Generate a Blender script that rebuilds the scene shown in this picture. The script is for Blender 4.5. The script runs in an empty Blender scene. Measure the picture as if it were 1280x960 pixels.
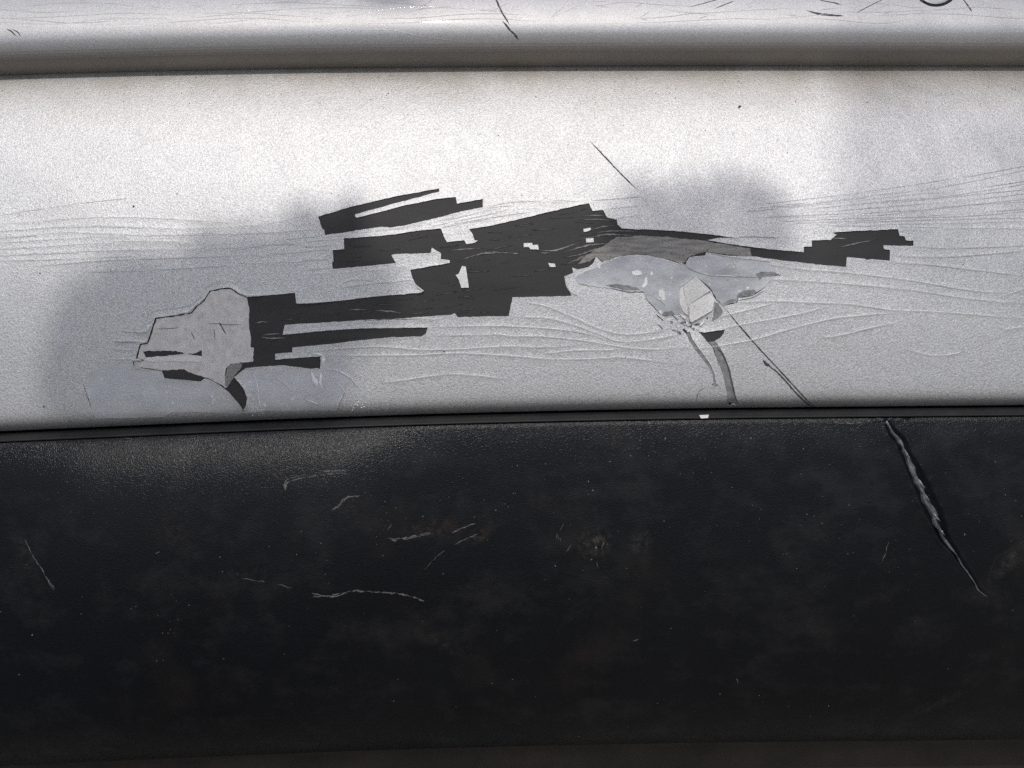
import bpy, math, random
import numpy as np
from mathutils import Vector
from mathutils.geometry import delaunay_2d_cdt

random.seed(7)
rng = np.random.default_rng(7)
S = bpy.context.scene
COL = S.collection

# ------------------------------------------------------------------ camera
PITCH = math.radians(8.0)
DIST = 0.90
FPX = 1920.0                                   # focal length in photo pixels (1280 wide)
CAM = np.array([0.0, -DIST * math.cos(PITCH), 0.50 + DIST * math.sin(PITCH)])
cd = bpy.data.cameras.new('camera'); cam = bpy.data.objects.new('camera', cd); COL.objects.link(cam)
cam.location = CAM; cam.rotation_euler = (math.pi / 2 - PITCH, 0, 0)
cd.sensor_width = 36.0; cd.lens = 36.0 * FPX / 1280.0; cd.clip_start = 0.01; cd.clip_end = 500
S.camera = cam

# ------------------------------------------------------------------ sky and sun
SUN_EL, SUN_AZ = math.radians(57), math.radians(-6)      # azimuth off the camera's back, negative = left
sun_dir = Vector((math.sin(SUN_AZ) * math.cos(SUN_EL), -math.cos(SUN_AZ) * math.cos(SUN_EL), math.sin(SUN_EL)))
W = bpy.data.worlds.new('World'); S.world = W; W.use_nodes = True
wn = W.node_tree
sky = wn.nodes.new('ShaderNodeTexSky'); sky.sky_type = 'NISHITA'; sky.sun_disc = False
sky.sun_elevation = SUN_EL; sky.dust_density = 2.6; sky.ozone_density = 0.9
sky.sun_rotation = math.atan2(sun_dir.x, sun_dir.y)
wn.nodes['Background'].inputs['Strength'].default_value = 0.15
wn.links.new(sky.outputs[0], wn.nodes['Background'].inputs['Color'])
sl = bpy.data.lights.new('sun', 'SUN'); sl.energy = 2.0; sl.angle = math.radians(0.53); sl.color = (1.0, 0.968, 0.925)
so = bpy.data.objects.new('sun', sl); COL.objects.link(so)
so.rotation_euler = sun_dir.to_track_quat('Z', 'Y').to_euler(); so.location = (0, -2, 4)
vs = S.view_settings; vs.view_transform = 'Standard'; vs.look = 'None'; vs.gamma = 1.0; vs.use_curve_mapping = False
vs.exposure = -0.28
S.cycles.use_denoising = False

# ------------------------------------------------------------------ the shape of the three panels
# Points on the panels are written in photo columns and rows (u, v); each panel has its own vertical section
# (tilt of the surface against the vertical, row by row) that is integrated to a depth.
ROW = 0.30 / 640.0
def vtop(u): return np.interp(u, [-700, 0, 150, 300, 430, 640, 850, 1280, 1980], [125, 95, 91, 88, 86, 84.5, 83.5, 84, 88])
def vbot(u): return np.interp(u, [-700, 0, 160, 320, 480, 640, 860, 1070, 1280, 1980], [580, 544, 537, 530, 524, 519.5, 515, 513, 511, 506])
_us = np.arange(-760, 2040, 20.0)
def _sm(f):
    y = f(_us); k = np.hanning(15); k /= k.sum()
    z = np.convolve(np.pad(y, 7, mode='edge'), k, mode='valid')
    return lambda u: np.interp(u, _us, z)
vtop, vbot = _sm(vtop), _sm(vbot)
def wrow(u, v):
    t, b = vtop(u), vbot(u)
    return np.where(v < t, 90 + (v - t), np.where(v > b, 525 + (v - b), 90 + (v - t) * 435.0 / (b - t)))
def section(knots, start_row, y0):
    w = np.arange(-330, 1020, 0.5)
    k = np.array(knots, float)
    th = np.radians(np.interp(w, k[:, 0], k[:, 1]))
    y = -np.cumsum(np.tan(th)) * 0.5 * ROW            # going down a row the surface comes forward by tan(tilt)
    y += y0 - np.interp(start_row, w, y)
    return lambda q: np.interp(q, w, y)
g_mid = section([(60, 60), (90, 54), (110, 44), (150, 35), (230, 27), (300, 18), (360, 11), (430, 6), (485, 4), (504, 0), (511, -26), (517, -56), (525, -74)], 490, 0.0)
y_seam = float(g_mid(90.0))
g_up = section([(-330, 66), (-60, 55), (0, 45), (22, 34), (34, 26), (42, 10), (50, -9), (58, -23), (68, -36), (76, -46), (83, -54), (92, -66)], 86, y_seam - 0.0014)
g_lowL = section([(520, 60), (530, 52), (536, 46), (542, 38), (560, 29), (585, 18), (620, 9), (700, 0), (800, -10), (880, -24), (915, -40), (935, -60), (945, -78)], 525, -0.002)
g_lowR = section([(520, 60), (530, 50), (536, 38), (541, 20), (555, 13), (600, 6), (700, 0), (800, -10), (880, -24), (915, -40), (935, -60), (945, -78)], 525, -0.002)
def bow(u): return 0.05 * ((u - 640) * ROW) ** 2
def wavy(u, v):
    return 0.00009 * np.sin(u / 61 + v / 97) * np.sin(v / 71 + 1.3) + 0.00003 * np.sin(u / 33 - v / 41 + 2)
def dent(u, v, cu, cv, r, d):
    return d * np.exp(-(((u - cu) ** 2 + (v - cv) ** 2) / r ** 2))
def y_mid(u, v):
    y = g_mid(wrow(u, v)) + bow(u) + wavy(u, v)
    y = y + dent(u, v, 872, 402, 26, 0.0022) + dent(u, v, 800, 350, 60, 0.0012) + dent(u, v, 905, 345, 45, 0.0008)
    y = y + dent(u, v, 890, 265, 75, 0.0012) + dent(u, v, 255, 420, 90, 0.0008)
    return y
def y_up(u, v): return g_up(wrow(u, v)) + bow(u) + 0.6 * wavy(u * 0.7, v)
def y_low(u, v):
    s = np.clip((u - 400) / 170.0, 0, 1); s = s * s * (3 - 2 * s)
    r = np.clip((120 - u) / 150.0, 0, 1); s = np.maximum(s, 0.8 * r * r * (3 - 2 * r))
    w = wrow(u, v)
    return g_lowL(w) * (1 - s) + g_lowR(w) * s + bow(u) + 0.5 * wavy(u, v)
cp, sp = math.cos(PITCH), math.sin(PITCH)
def point(yf, uv):
    uv = np.atleast_2d(np.asarray(uv, float)); u, v = uv[:, 0], uv[:, 1]
    a, b = (u - 640) / FPX, (480 - v) / FPX
    dx, dy, dz = a, cp + b * sp, -sp + b * cp
    t = (yf(u, v) - CAM[1]) / dy
    return np.stack([CAM[0] + dx * t, CAM[1] + dy * t, CAM[2] + dz * t], 1)
def normal(yf, uv):
    uv = np.atleast_2d(np.asarray(uv, float)); e = 0.8
    du = point(yf, uv + [e, 0]) - point(yf, uv - [e, 0]); dv = point(yf, uv + [0, e]) - point(yf, uv - [0, e])
    n = np.cross(dv, du); n /= np.linalg.norm(n, axis=1)[:, None]
    n[n[:, 1] > 0] *= -1
    return n
def lay(yf, uv, off):
    return point(yf, uv) + normal(yf, uv) * np.reshape(off, (-1, 1))

# ------------------------------------------------------------------ object helpers
def tag(o, label=None, cat=None, kind=None, group=None):
    for k, val in (('label', label), ('category', cat), ('kind', kind), ('group', group)):
        if val: o[k] = val
    return o
def thing(name, loc, label, cat):
    o = bpy.data.objects.new(name, None); COL.objects.link(o); o.location = loc; o.empty_display_size = 0.05
    return tag(o, label, cat, 'thing')
def mesh_obj(name, verts, faces, mat, parent=None, smooth=True, label=None, kind=None):
    me = bpy.data.meshes.new(name); me.from_pydata([tuple(p) for p in verts], [], [tuple(f) for f in faces]); me.update()
    if smooth: me.polygons.foreach_set('use_smooth', [True] * len(me.polygons))
    me.materials.append(mat)
    o = bpy.data.objects.new(name, me); COL.objects.link(o)
    if parent is not None:
        o.parent = parent
        q = parent; base = Vector((0, 0, 0))
        while q is not None: base += q.location; q = q.parent
        o.location = -base
    return tag(o, label, None, kind)
def inside(poly, pts):
    p = np.asarray(poly, float); x, y = pts[:, 0], pts[:, 1]; r = np.zeros(len(pts), bool)
    x1, y1 = p[:, 0], p[:, 1]; x2, y2 = np.roll(x1, -1), np.roll(y1, -1)
    for a, b, c, d in zip(x1, y1, x2, y2):
        if b == d: continue
        r ^= ((b > y) != (d > y)) & (x < (c - a) * (y - b) / (d - b) + a)
    return r
def seg_dist(pts, polys, closed=True):
    best = np.full(len(pts), 1e9)
    for poly in polys:
        p = np.asarray(poly, float); q = np.roll(p, -1, axis=0) if closed else p[1:]
        a = p if closed else p[:-1]
        lo, hi = p.min(0) - 40, p.max(0) + 40
        idx = np.where((pts > lo).all(1) & (pts < hi).all(1))[0]
        if not len(idx): continue
        x = pts[idx]; bb = best[idx]
        for s, e in zip(a, q):
            d = e - s; L = d @ d
            t = np.clip(((x - s) @ d) / (L + 1e-12), 0, 1)
            bb = np.minimum(bb, np.hypot(*(x - s - t[:, None] * d).T))
        best[idx] = bb
    return best
def densify(poly, step, closed=True, jit=0.0):
    p = [np.array(q, float) for q in poly]; out = []
    n = len(p) if closed else len(p) - 1
    for i in range(n):
        a, b = p[i], p[(i + 1) % len(p)]; k = max(1, int(round(np.linalg.norm(b - a) / step)))
        for j in range(k):
            q = a + (b - a) * j / k
            if jit and j: q = q + rng.normal(0, jit, 2)
            out.append(q)
    if not closed: out.append(p[-1])
    return np.array(out)
def smooth_line(pts, step=4.0):
    p = np.array(pts, float)
    if len(p) < 3: return densify(p, step, False)
    ext = np.vstack([2 * p[0] - p[1], p, 2 * p[-1] - p[-2]]); out = []
    for i in range(1, len(ext) - 2):
        a, b, c, d = ext[i - 1], ext[i], ext[i + 1], ext[i + 2]
        k = max(2, int(np.linalg.norm(c - b) / step))
        for j in range(k):
            t = j / k
            out.append(0.5 * (2 * b + (c - a) * t + (2 * a - 5 * b + 4 * c - d) * t * t + (3 * b - 3 * c + d - a) * t ** 3))
    out.append(p[-1]); return np.array(out)

def triangulate(outer, holes, pts, extra=None, min_gap=1.5):
    """constrained triangulation of outer minus holes; extra = (points, heights) laid in besides the grid points"""
    polys = [np.asarray(outer)] + [np.asarray(h) for h in holes]
    pts = pts[inside(outer, pts)]
    for h in holes: pts = pts[~inside(h, pts)]
    if len(pts): pts = pts[seg_dist(pts, polys) > min_gap]
    V = []; E = []; H = []
    for p in polys:
        n0 = len(V); V += [tuple(q) for q in p]; H += [0.0] * len(p)
        E += [(n0 + i, n0 + (i + 1) % len(p)) for i in range(len(p))]
    V += [tuple(q) for q in pts]; H += [0.0] * len(pts)
    if extra is not None and len(extra[0]):
        ep, eh = extra
        ok = inside(outer, ep)
        for h in holes: ok &= ~inside(h, ep)
        ok[ok] &= seg_dist(ep[ok], polys) > 0.6
        V += [tuple(q) for q in ep[ok]]; H += list(eh[ok])
    vo, eo, fo, ov, oe, of = delaunay_2d_cdt([Vector(q) for q in V], E, [], 0, 0.02, True)
    vo = np.array([tuple(q) for q in vo]); h = np.array([max((H[k] for k in o), default=0.0) for o in ov])
    F = np.array([f for f in fo if len(f) == 3]); c = vo[F].mean(1)
    ok = inside(outer, c)
    for q in holes: ok &= ~inside(q, c)
    return vo, F[ok], h
def sheet(name, yf, outer, holes, pts, mat, parent, off=0.0, thick=0.0, extra=None, lift=0.0, hfun=None, label=None, kind=None, lift_r=3.5):
    uv, F, h = triangulate(outer, holes, pts, extra)
    d = np.full(len(uv), off) + h
    if lift:
        edge = seg_dist(uv, list(holes) + ([outer] if lift < 0 else []))
        nz = 0.5 + 0.5 * np.sin(uv[:, 0] / 9.0 + 1.7 * np.sin(uv[:, 1] / 13.0)) * np.sin(uv[:, 1] / 7.0 + 0.6)
        d = d + abs(lift) * (0.25 + 0.95 * nz) * np.exp(-(edge / lift_r) ** 2) * np.where(uv[:, 0] < 330, 2.6, 1.0)
    if hfun is not None: d = d + hfun(uv)
    P = lay(yf, uv, d)
    T = F.copy()
    a, b, c = P[T[:, 0]], P[T[:, 1]], P[T[:, 2]]
    flip = np.cross(b - a, c - a)[:, 1] > 0
    T[flip] = T[flip][:, ::-1]
    verts = list(P); faces = [tuple(t) for t in T]
    if thick:
        cnt = {}
        for t in T:
            for i in range(3):
                cnt[(t[i], t[(i + 1) % 3])] = 1
        bd = [(i, j) for (i, j) in cnt if (j, i) not in cnt]
        top, low = {}, {}
        N = normal(yf, uv)
        def get(dic, i, dd):
            if i not in dic: dic[i] = len(verts); verts.append(P[i] - N[i] * dd)
            return dic[i]
        for i, j in bd:
            faces.append((get(top, j, 0), get(top, i, 0), get(low, i, thick), get(low, j, thick)))
    return mesh_obj(name, verts, faces, mat, parent, True, label, kind)
def grid(u0, u1, v0, v1, su, sv, jit=0.25):
    uu, vv = np.meshgrid(np.arange(u0, u1, su), np.arange(v0, v1, sv))
    uu = uu + (np.arange(uu.shape[0])[:, None] % 2) * su * 0.5
    p = np.stack([uu.ravel(), vv.ravel()], 1)
    return p + rng.uniform(-jit, jit, p.shape) * [su, sv]
def ribbon(yf, pts, width, off, height=0.0, taper=(0.25, 0.25), jit=0.0, step=3.0):
    """a raised strip with a ridge (or flat flake) following a line on the panel -> verts, faces"""
    c = smooth_line(pts, step); n = len(c)
    t = np.gradient(c, axis=0); t /= np.linalg.norm(t, axis=1)[:, None] + 1e-9
    nn = np.stack([-t[:, 1], t[:, 0]], 1)
    s = np.linspace(0, 1, n)
    wv = width * 0.5 * np.minimum(1, np.minimum((s + 0.02) / max(taper[0], 1e-3), (1.02 - s) / max(taper[1], 1e-3)))
    wl = wv * (1 + jit * rng.uniform(-1, 1, n)); wr = wv * (1 + jit * rng.uniform(-1, 1, n))
    L, C, R = c + nn * wl[:, None], c, c - nn * wr[:, None]
    k = wv / (width * 0.5)
    P = np.vstack([lay(yf, L, off * 0.4), lay(yf, C, off + height * k), lay(yf, R, off * 0.4)])
    F = []
    for i in range(n - 1):
        F += [(i, i + 1, n + i + 1, n + i), (n + i, n + i + 1, 2 * n + i + 1, 2 * n + i)]
    return P, F
def merge(parts):
    V, F = [], []
    for v, f in parts:
        k = len(V); V += list(v); F += [tuple(i + k for i in q) for q in f]
    return V, F
def swept(name, yf, rows, u0, u1, su, mat, parent, tail=None, head=None, off=0.0, **kw):
    """regular strip of a panel: rows are straightened rows, tail/head add turned-in returns (dy, dz) below/above"""
    us = np.arange(u0, u1 + su, su); V = []; n = len(us)
    R = []
    def vrow(u, w):
        t, b = vtop(u), vbot(u)
        return np.where(w < 90, w - 90 + t, np.where(w > 525, w - 525 + b, t + (w - 90) * (b - t) / 435.0))
    for w in rows:
        R.append(lay(yf, np.stack([us, vrow(us, w)], 1), off))
    for dy, dz in (tail or []): R.append(R[len(rows) - 1] + [0, dy, dz])
    for dy, dz in (head or []): R.insert(0, R[0] + [0, dy, dz])
    for r in R: V += list(r)
    F = [(i * n + j, (i + 1) * n + j, (i + 1) * n + j + 1, i * n + j + 1) for i in range(len(R) - 1) for j in range(n - 1)]
    return mesh_obj(name, V, F, mat, parent, **kw)

# ------------------------------------------------------------------ materials
def nodes(name):
    m = bpy.data.materials.new(name); m.use_nodes = True; t = m.node_tree
    return m, t, t.nodes['Principled BSDF']
class NT:
    def __init__(self, t):
        self.t = t; self.co = t.nodes.new('ShaderNodeTexCoord')
    def link(self, a, b): self.t.links.new(a, b)
    def noise(self, scale, detail=4, rough=0.55, stretch=None, w=None):
        n = self.t.nodes.new('ShaderNodeTexNoise'); n.inputs['Scale'].default_value = scale
        n.inputs['Detail'].default_value = detail; n.inputs['Roughness'].default_value = rough
        if stretch is not None or w is not None:
            mp = self.t.nodes.new('ShaderNodeMapping')
            if stretch is not None: mp.inputs['Scale'].default_value = stretch
            if w is not None: mp.inputs['Location'].default_value = w
            self.link(self.co.outputs['Object'], mp.inputs[0]); self.link(mp.outputs[0], n.inputs['Vector'])
        else: self.link(self.co.outputs['Object'], n.inputs['Vector'])
        return n.outputs['Fac']
    def voronoi(self, scale, feature='F1', out='Distance', rnd=1.0):
        n = self.t.nodes.new('ShaderNodeTexVoronoi'); n.feature = feature; n.inputs['Scale'].default_value = scale
        n.inputs['Randomness'].default_value = rnd
        self.link(self.co.outputs['Object'], n.inputs['Vector']); return n.outputs[out]
    def ramp(self, src, stops, interp='LINEAR'):
        r = self.t.nodes.new('ShaderNodeValToRGB'); r.color_ramp.interpolation = interp
        el = r.color_ramp.elements
        while len(el) < len(stops): el.new(0.5)
        for e, (p, c) in zip(el, stops):
            e.position = p; e.color = (*c, 1) if isinstance(c, (tuple, list)) else (c, c, c, 1)
        self.link(src, r.inputs[0]); return r.outputs[0]
    def mix(self, fac, a, b, mode='MIX'):
        n = self.t.nodes.new('ShaderNodeMix'); n.data_type = 'RGBA'; n.blend_type = mode
        for sock, v in ((n.inputs[0], fac), (n.inputs[6], a), (n.inputs[7], b)):
            if isinstance(v, (int, float)): sock.default_value = v
            elif isinstance(v, tuple): sock.default_value = (*v, 1)
            else: self.link(v, sock)
        return n.outputs[2]
    def math(self, op, a, b=0.0):
        n = self.t.nodes.new('ShaderNodeMath'); n.operation = op
        for s, v in ((n.inputs[0], a), (n.inputs[1], b)):
            if isinstance(v, (int, float)): s.default_value = v
            else: self.link(v, s)
        return n.outputs[0]
    def bump(self, h, strength, dist, prev=None):
        n = self.t.nodes.new('ShaderNodeBump'); n.inputs['Strength'].default_value = strength; n.inputs['Distance'].default_value = dist
        self.link(h, n.inputs['Height'])
        if prev is not None: self.link(prev, n.inputs['Normal'])
        return n.outputs[0]

def silver(name, grain=1.0, rough=0.54, coat=0.0, coat_rough=0.1, base=(0.655, 0.653, 0.645), metal=0.72, dirt=0.3, mottle=0.0, seam_dirt_shade=None):
    m, t, b = nodes(name); n = NT(t)
    flake = n.voronoi(1500, out='Color'); sepf = t.nodes.new('ShaderNodeSeparateColor'); n.link(flake, sepf.inputs[0])
    g1 = n.noise(950, 3, 0.7)
    dirtm = n.ramp(n.noise(14, 6, 0.65, (1, 1, 1.6)), [(0.48, 0.0), (0.75, 1.0)])
    fine = n.noise(160, 5, 0.7)
    val = n.ramp(g1, [(0.34, tuple(c * (1 - 0.24 * grain) for c in base)), (0.58, tuple(min(1, c * (1 + 0.08 * grain)) for c in base))])
    fl = n.ramp(sepf.outputs[0], [(0.0, 1 - 0.14 * grain), (1.0, 1.0)])
    colr = n.mix(1.0, val, fl, 'MULTIPLY')
    colr = n.mix(n.math('MULTIPLY', n.math('MULTIPLY', dirtm, fine), dirt), colr, (0.36, 0.32, 0.26))
    if seam_dirt_shade:
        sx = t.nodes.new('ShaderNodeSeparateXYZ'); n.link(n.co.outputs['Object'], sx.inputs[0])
        mr = t.nodes.new('ShaderNodeMapRange'); mr.inputs[1].default_value = seam_dirt_shade[0]; mr.inputs[2].default_value = seam_dirt_shade[1]
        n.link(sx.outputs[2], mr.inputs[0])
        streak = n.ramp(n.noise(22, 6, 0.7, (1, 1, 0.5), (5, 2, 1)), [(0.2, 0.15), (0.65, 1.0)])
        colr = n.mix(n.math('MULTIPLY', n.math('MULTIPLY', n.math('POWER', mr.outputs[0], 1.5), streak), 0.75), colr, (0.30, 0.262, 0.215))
    if mottle:
        colr = n.mix(1.0, colr, n.ramp(n.noise(70, 6, 0.65, (0.6, 1, 1.2)), [(0.3, 1 - mottle), (0.62, 1.0)]), 'MULTIPLY')
        colr = n.mix(n.ramp(n.noise(300, 2, 0.5), [(0.68, 0.0), (0.74, 0.8)]), colr, (0.75, 0.75, 0.75))
    n.link(colr, b.inputs['Base Color'])
    b.inputs['Metallic'].default_value = metal
    rr = n.ramp(n.noise(60, 5, 0.6), [(0.25, rough - 0.02), (0.8, rough + 0.03)])
    n.link(rr, b.inputs['Roughness'])
    bp = n.bump(g1, 0.58 * grain, 0.0005)
    bp = n.bump(sepf.outputs[1], 0.22 * grain, 0.0003, bp)
    bp = n.bump(n.noise(120, 3, 0.5), 0.08, 0.0006, bp)
    n.link(bp, b.inputs['Normal'])
    if coat:
        b.inputs['Coat Weight'].default_value = coat; b.inputs['Coat Roughness'].default_value = coat_rough
        n.link(n.bump(n.noise(420, 3), 0.06, 0.0003), b.inputs['Coat Normal'])
    return m
z_of = lambda v: float(point(y_mid, [(640, v)])[0, 2])
M_film = silver('weathered_silver_paint', seam_dirt_shade=(z_of(165), z_of(88)))          # dust and shade under the upper seam, both in the colour
M_hem = silver('shaded_grimy_paint', grain=0.3, rough=0.5, base=(0.26, 0.235, 0.21), metal=0.5, dirt=0.8)  # roll shading and grime mixed into one brown
M_upper = silver('silver_clearcoat_paint', grain=0.6, rough=0.60, coat=1.0, coat_rough=0.02, base=(0.53, 0.527, 0.527), dirt=0.25)
M_smooth = silver('smooth_blue_grey_paint', grain=0.3, rough=0.42, base=(0.52, 0.525, 0.528), metal=0.68, dirt=0.25, mottle=0.36)
M_satin = silver('rubbed_silver_paint', grain=0.4, rough=0.5, base=(0.60, 0.61, 0.625), dirt=0.35, mottle=0.14)
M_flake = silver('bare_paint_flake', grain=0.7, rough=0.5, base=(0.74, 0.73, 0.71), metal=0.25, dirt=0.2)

def plain(name, c1, c2, scale, rough, bump=(200, 0.3, 0.0003), spec=0.5, speck=None, stretch=None):
    m, t, b = nodes(name); n = NT(t)
    colr = n.ramp(n.noise(scale, 6, 0.6, stretch), [(0.3, c1), (0.72, c2)])
    if speck:
        colr = n.mix(n.ramp(n.noise(speck[0], 2), [(speck[1], 0.0), (speck[1] + 0.06, 1.0)]), colr, speck[2])
    n.link(colr, b.inputs['Base Color']); b.inputs['Roughness'].default_value = rough
    b.inputs['Specular IOR Level'].default_value = spec
    n.link(n.bump(n.noise(bump[0], 5, 0.65), bump[1], bump[2]), b.inputs['Normal'])
    return m
M_plastic = plain('bare_charcoal_plastic', (0.030, 0.0285, 0.028), (0.042, 0.040, 0.039), 25, 0.65, (500, 0.25, 0.0002), 0.35, stretch=(1, 1, 5))
M_primer = plain('beige_grey_primer', (0.52, 0.50, 0.478), (0.72, 0.695, 0.665), 220, 0.75, (600, 0.5, 0.0004), 0.3, (900, 0.66, (0.30, 0.28, 0.26)))
M_residue = plain('olive_grey_residue', (0.17, 0.163, 0.15), (0.36, 0.345, 0.325), 260, 0.75, (700, 0.5, 0.0004), 0.3, (900, 0.62, (0.11, 0.105, 0.095)), (0.3, 1, 2.2))
M_tear = plain('torn_grey_primer', (0.12, 0.12, 0.122), (0.30, 0.30, 0.305), 300, 0.6, (500, 0.5, 0.0004))
M_streak = plain('dried_paint_streak', (0.12, 0.115, 0.105), (0.30, 0.285, 0.265), 200, 0.7)
M_dark = plain('dark_scratch', (0.02, 0.02, 0.02), (0.09, 0.085, 0.08), 400, 0.7)
M_cavity = plain('dark_cavity', (0.006, 0.006, 0.006), (0.012, 0.011, 0.01), 50, 0.9)
M_white = plain('white_paint_chip', (0.78, 0.78, 0.775), (0.88, 0.88, 0.875), 300, 0.5)
M_scuff = plain('pale_scuff', (0.03, 0.03, 0.029), (0.20, 0.193, 0.18), 260, 0.8, (600, 0.6, 0.0004))
M_dust = plain('dust', (0.08, 0.075, 0.07), (0.34, 0.32, 0.29), 90, 0.9)

def trim_material():
    m, t, b = nodes('grained_black_plastic'); n = NT(t)
    big = n.noise(7, 7, 0.65); haze_ = n.noise(30, 6, 0.7, (1, 1, 1.4))
    colr = n.ramp(big, [(0.35, (0.0030, 0.0038, 0.0054)), (0.7, (0.0055, 0.0066, 0.0086))])
    colr = n.mix(n.ramp(haze_, [(0.5, 0.0), (0.8, 0.7)]), colr, (0.026, 0.026, 0.026))
    colr = n.mix(n.ramp(n.noise(11, 4, 0.6, None, (3, 1, 2)), [(0.58, 0.0), (0.75, 0.6)]), colr, (0.026, 0.019, 0.015))
    grit = n.ramp(n.noise(230, 5, 0.75), [(0.42, 0.0), (0.66, 1.0)])
    for (u, v, ru, rv, rot, rgb, amt) in ((545, 660, 48, 16, 0.1, (0.06, 0.042, 0.031), 0.8), (600, 668, 26, 12, 0.6, (0.07, 0.05, 0.036), 0.8), (745, 678, 26, 26, 0, (0.09, 0.078, 0.066), 0.9), (800, 678, 20, 20, 0, (0.08, 0.07, 0.06), 0.7),
                                          (545, 800, 85, 14, -0.5, (0.035, 0.03, 0.026), 0.9), (215, 665, 40, 34, 0, (0.03, 0.019, 0.015), 0.8), (1262, 700, 40, 12, 0.9, (0.06, 0.06, 0.058), 0.8), (1170, 880, 60, 10, 0.5, (0.05, 0.05, 0.048), 0.7), (30, 690, 14, 60, 0.4, (0.05, 0.045, 0.04), 0.5), (420, 640, 60, 30, 0, (0.03, 0.027, 0.024), 0.6), (320, 720, 120, 30, 0.1, (0.022, 0.022, 0.022), 0.6)):
        c0 = point(y_low, [(u, v)])[0]; mp = t.nodes.new('ShaderNodeMapping'); mp.vector_type = 'TEXTURE'
        mp.inputs['Location'].default_value = c0; mp.inputs['Rotation'].default_value = (0, -rot, 0); mp.inputs['Scale'].default_value = (ru * ROW, 0.2, rv * ROW)
        n.link(n.co.outputs['Object'], mp.inputs[0]); ln = t.nodes.new('ShaderNodeVectorMath'); ln.operation = 'LENGTH'; n.link(mp.outputs[0], ln.inputs[0])
        msk = n.ramp(ln.outputs['Value'], [(0.15, 1.0), (1.0, 0.0)])
        colr = n.mix(n.math('MULTIPLY', n.math('MULTIPLY', msk, grit), amt * 0.7), colr, rgb)
    n.link(colr, b.inputs['Base Color'])
    n.link(n.ramp(n.noise(18, 5, 0.6), [(0.3, 0.23), (0.75, 0.33)]), b.inputs['Roughness'])
    b.inputs['Specular IOR Level'].default_value = 0.24
    cell = n.voronoi(950, 'F1')
    bp = n.bump(cell, 0.15, 0.0005); bp = n.bump(n.noise(1500, 1, 0.5), 0.75, 0.0004, bp)
    n.link(bp, b.inputs['Normal']); return m
M_trim = trim_material()
M_lip = plain('dusty_trim_edge', (0.007, 0.007, 0.0075), (0.017, 0.0168, 0.0165), 60, 0.5, (700, 0.3, 0.0002), 0.22)
M_torn = plain('torn_black_plastic', (0.05, 0.053, 0.054), (0.22, 0.226, 0.226), 400, 0.32, (300, 0.6, 0.0005))
M_sliver = plain('torn_plastic_glint', (0.30, 0.31, 0.31), (0.60, 0.61, 0.61), 600, 0.35, (300, 0.6, 0.0005))
M_under = plain('brown_underside', (0.018, 0.0145, 0.0115), (0.04, 0.033, 0.026), 30, 0.85)
M_ground = plain('pale_bounce_ground', (0.23, 0.206, 0.178), (0.35, 0.315, 0.273), 40, 0.9, (80, 0.5, 0.004))  # paler than asphalt, to bounce light up onto the panels

# ------------------------------------------------------------------ setting: the ground below
mesh_obj('ground', [(-60, -60, 0), (60, -60, 0), (60, 60, 0), (-60, 60, 0)], [(0, 1, 2, 3)], M_ground, None, False, 'pale warm ground below the bumper, colour raised for bounced light', 'structure')

U0, U1 = -420, 1700
# ------------------------------------------------------------------ upper body panel
upper = thing('body_panel', (0, y_seam, 0.67), 'glossy silver body panel with rounded lower edge above the upper seam', 'body panel')
rows = list(np.concatenate([np.arange(-320, -40, 20), np.arange(-40, 30, 5), np.arange(30, 88.1, 2)]))
swept('painted_skin', y_up, rows, U0, U1, 12, M_upper, upper, tail=[(0.004, 0.0008), (0.012, 0.001), (0.05, 0.002)])
swept('shaded_grimy_hem', y_up, [70, 72, 76, 80, 84, 87, 88.5], U0, U1, 12, M_hem, upper, tail=[(0.004, 0.0008), (0.012, 0.001)], off=0.00018, label='lower hem of the silver body panel, grime and shading in its brown colour')
for w0, mt in ((60.0, 0), (63.5, 1), (67.0, 2)):                             # grime and the roll's dark shading painted in, fading upwards
    swept('shade_grime_film', y_up, [w0, w0 + 1.7, w0 + 3.4], U0, U1, 12, silver('thin_shade_grime', 0.4, 0.55, 0, 0.1, [(0.45, 0.43, 0.415), (0.38, 0.357, 0.338), (0.32, 0.295, 0.272)][mt], 0.6, 0.6), upper, off=0.00012)
def on_upper(name, lines, mat, off=0.00006, label=None, **kw):
    v, f = merge([ribbon(y_up, p, w, off, hgt, (0.2, 0.2), 0.35) for p, w, hgt in lines])
    return mesh_obj(name, v, f, mat, upper, label=label, **kw)
on_upper('scratch', [([(617, -8), (622, 4), (629, 18), (637, 31)], 2.2, 0.00003)], M_dark, label='long dark slanting scratch')
on_upper('scratch', [([(628, 26), (636, 36), (643, 43), (649, 51)], 2.6, 0.00003)], M_dark, label='dark tip of the slanting scratch')
on_upper('scratch', [([(1008, 13), (1022, 17), (1040, 19), (1055, 20)], 2.4, 0.00003)], M_dark, label='short flat dark scrape')
on_upper('scratch', [([(1024, 0), (1040, 3), (1052, 6)], 1.4, 0.00003)], M_dark)
on_upper('scratch', [([(8, 36), (15, 40), (21, 46)], 1.6, 0.00003)], M_dark)
on_upper('scratch', [([(14, 36), (22, 40), (26, 46)], 1.2, 0.00003)], M_dark)
on_upper('scratch', [([(1203, -2), (1209, 6), (1215, 15)], 1.8, 0.00003)], M_dark)
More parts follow.
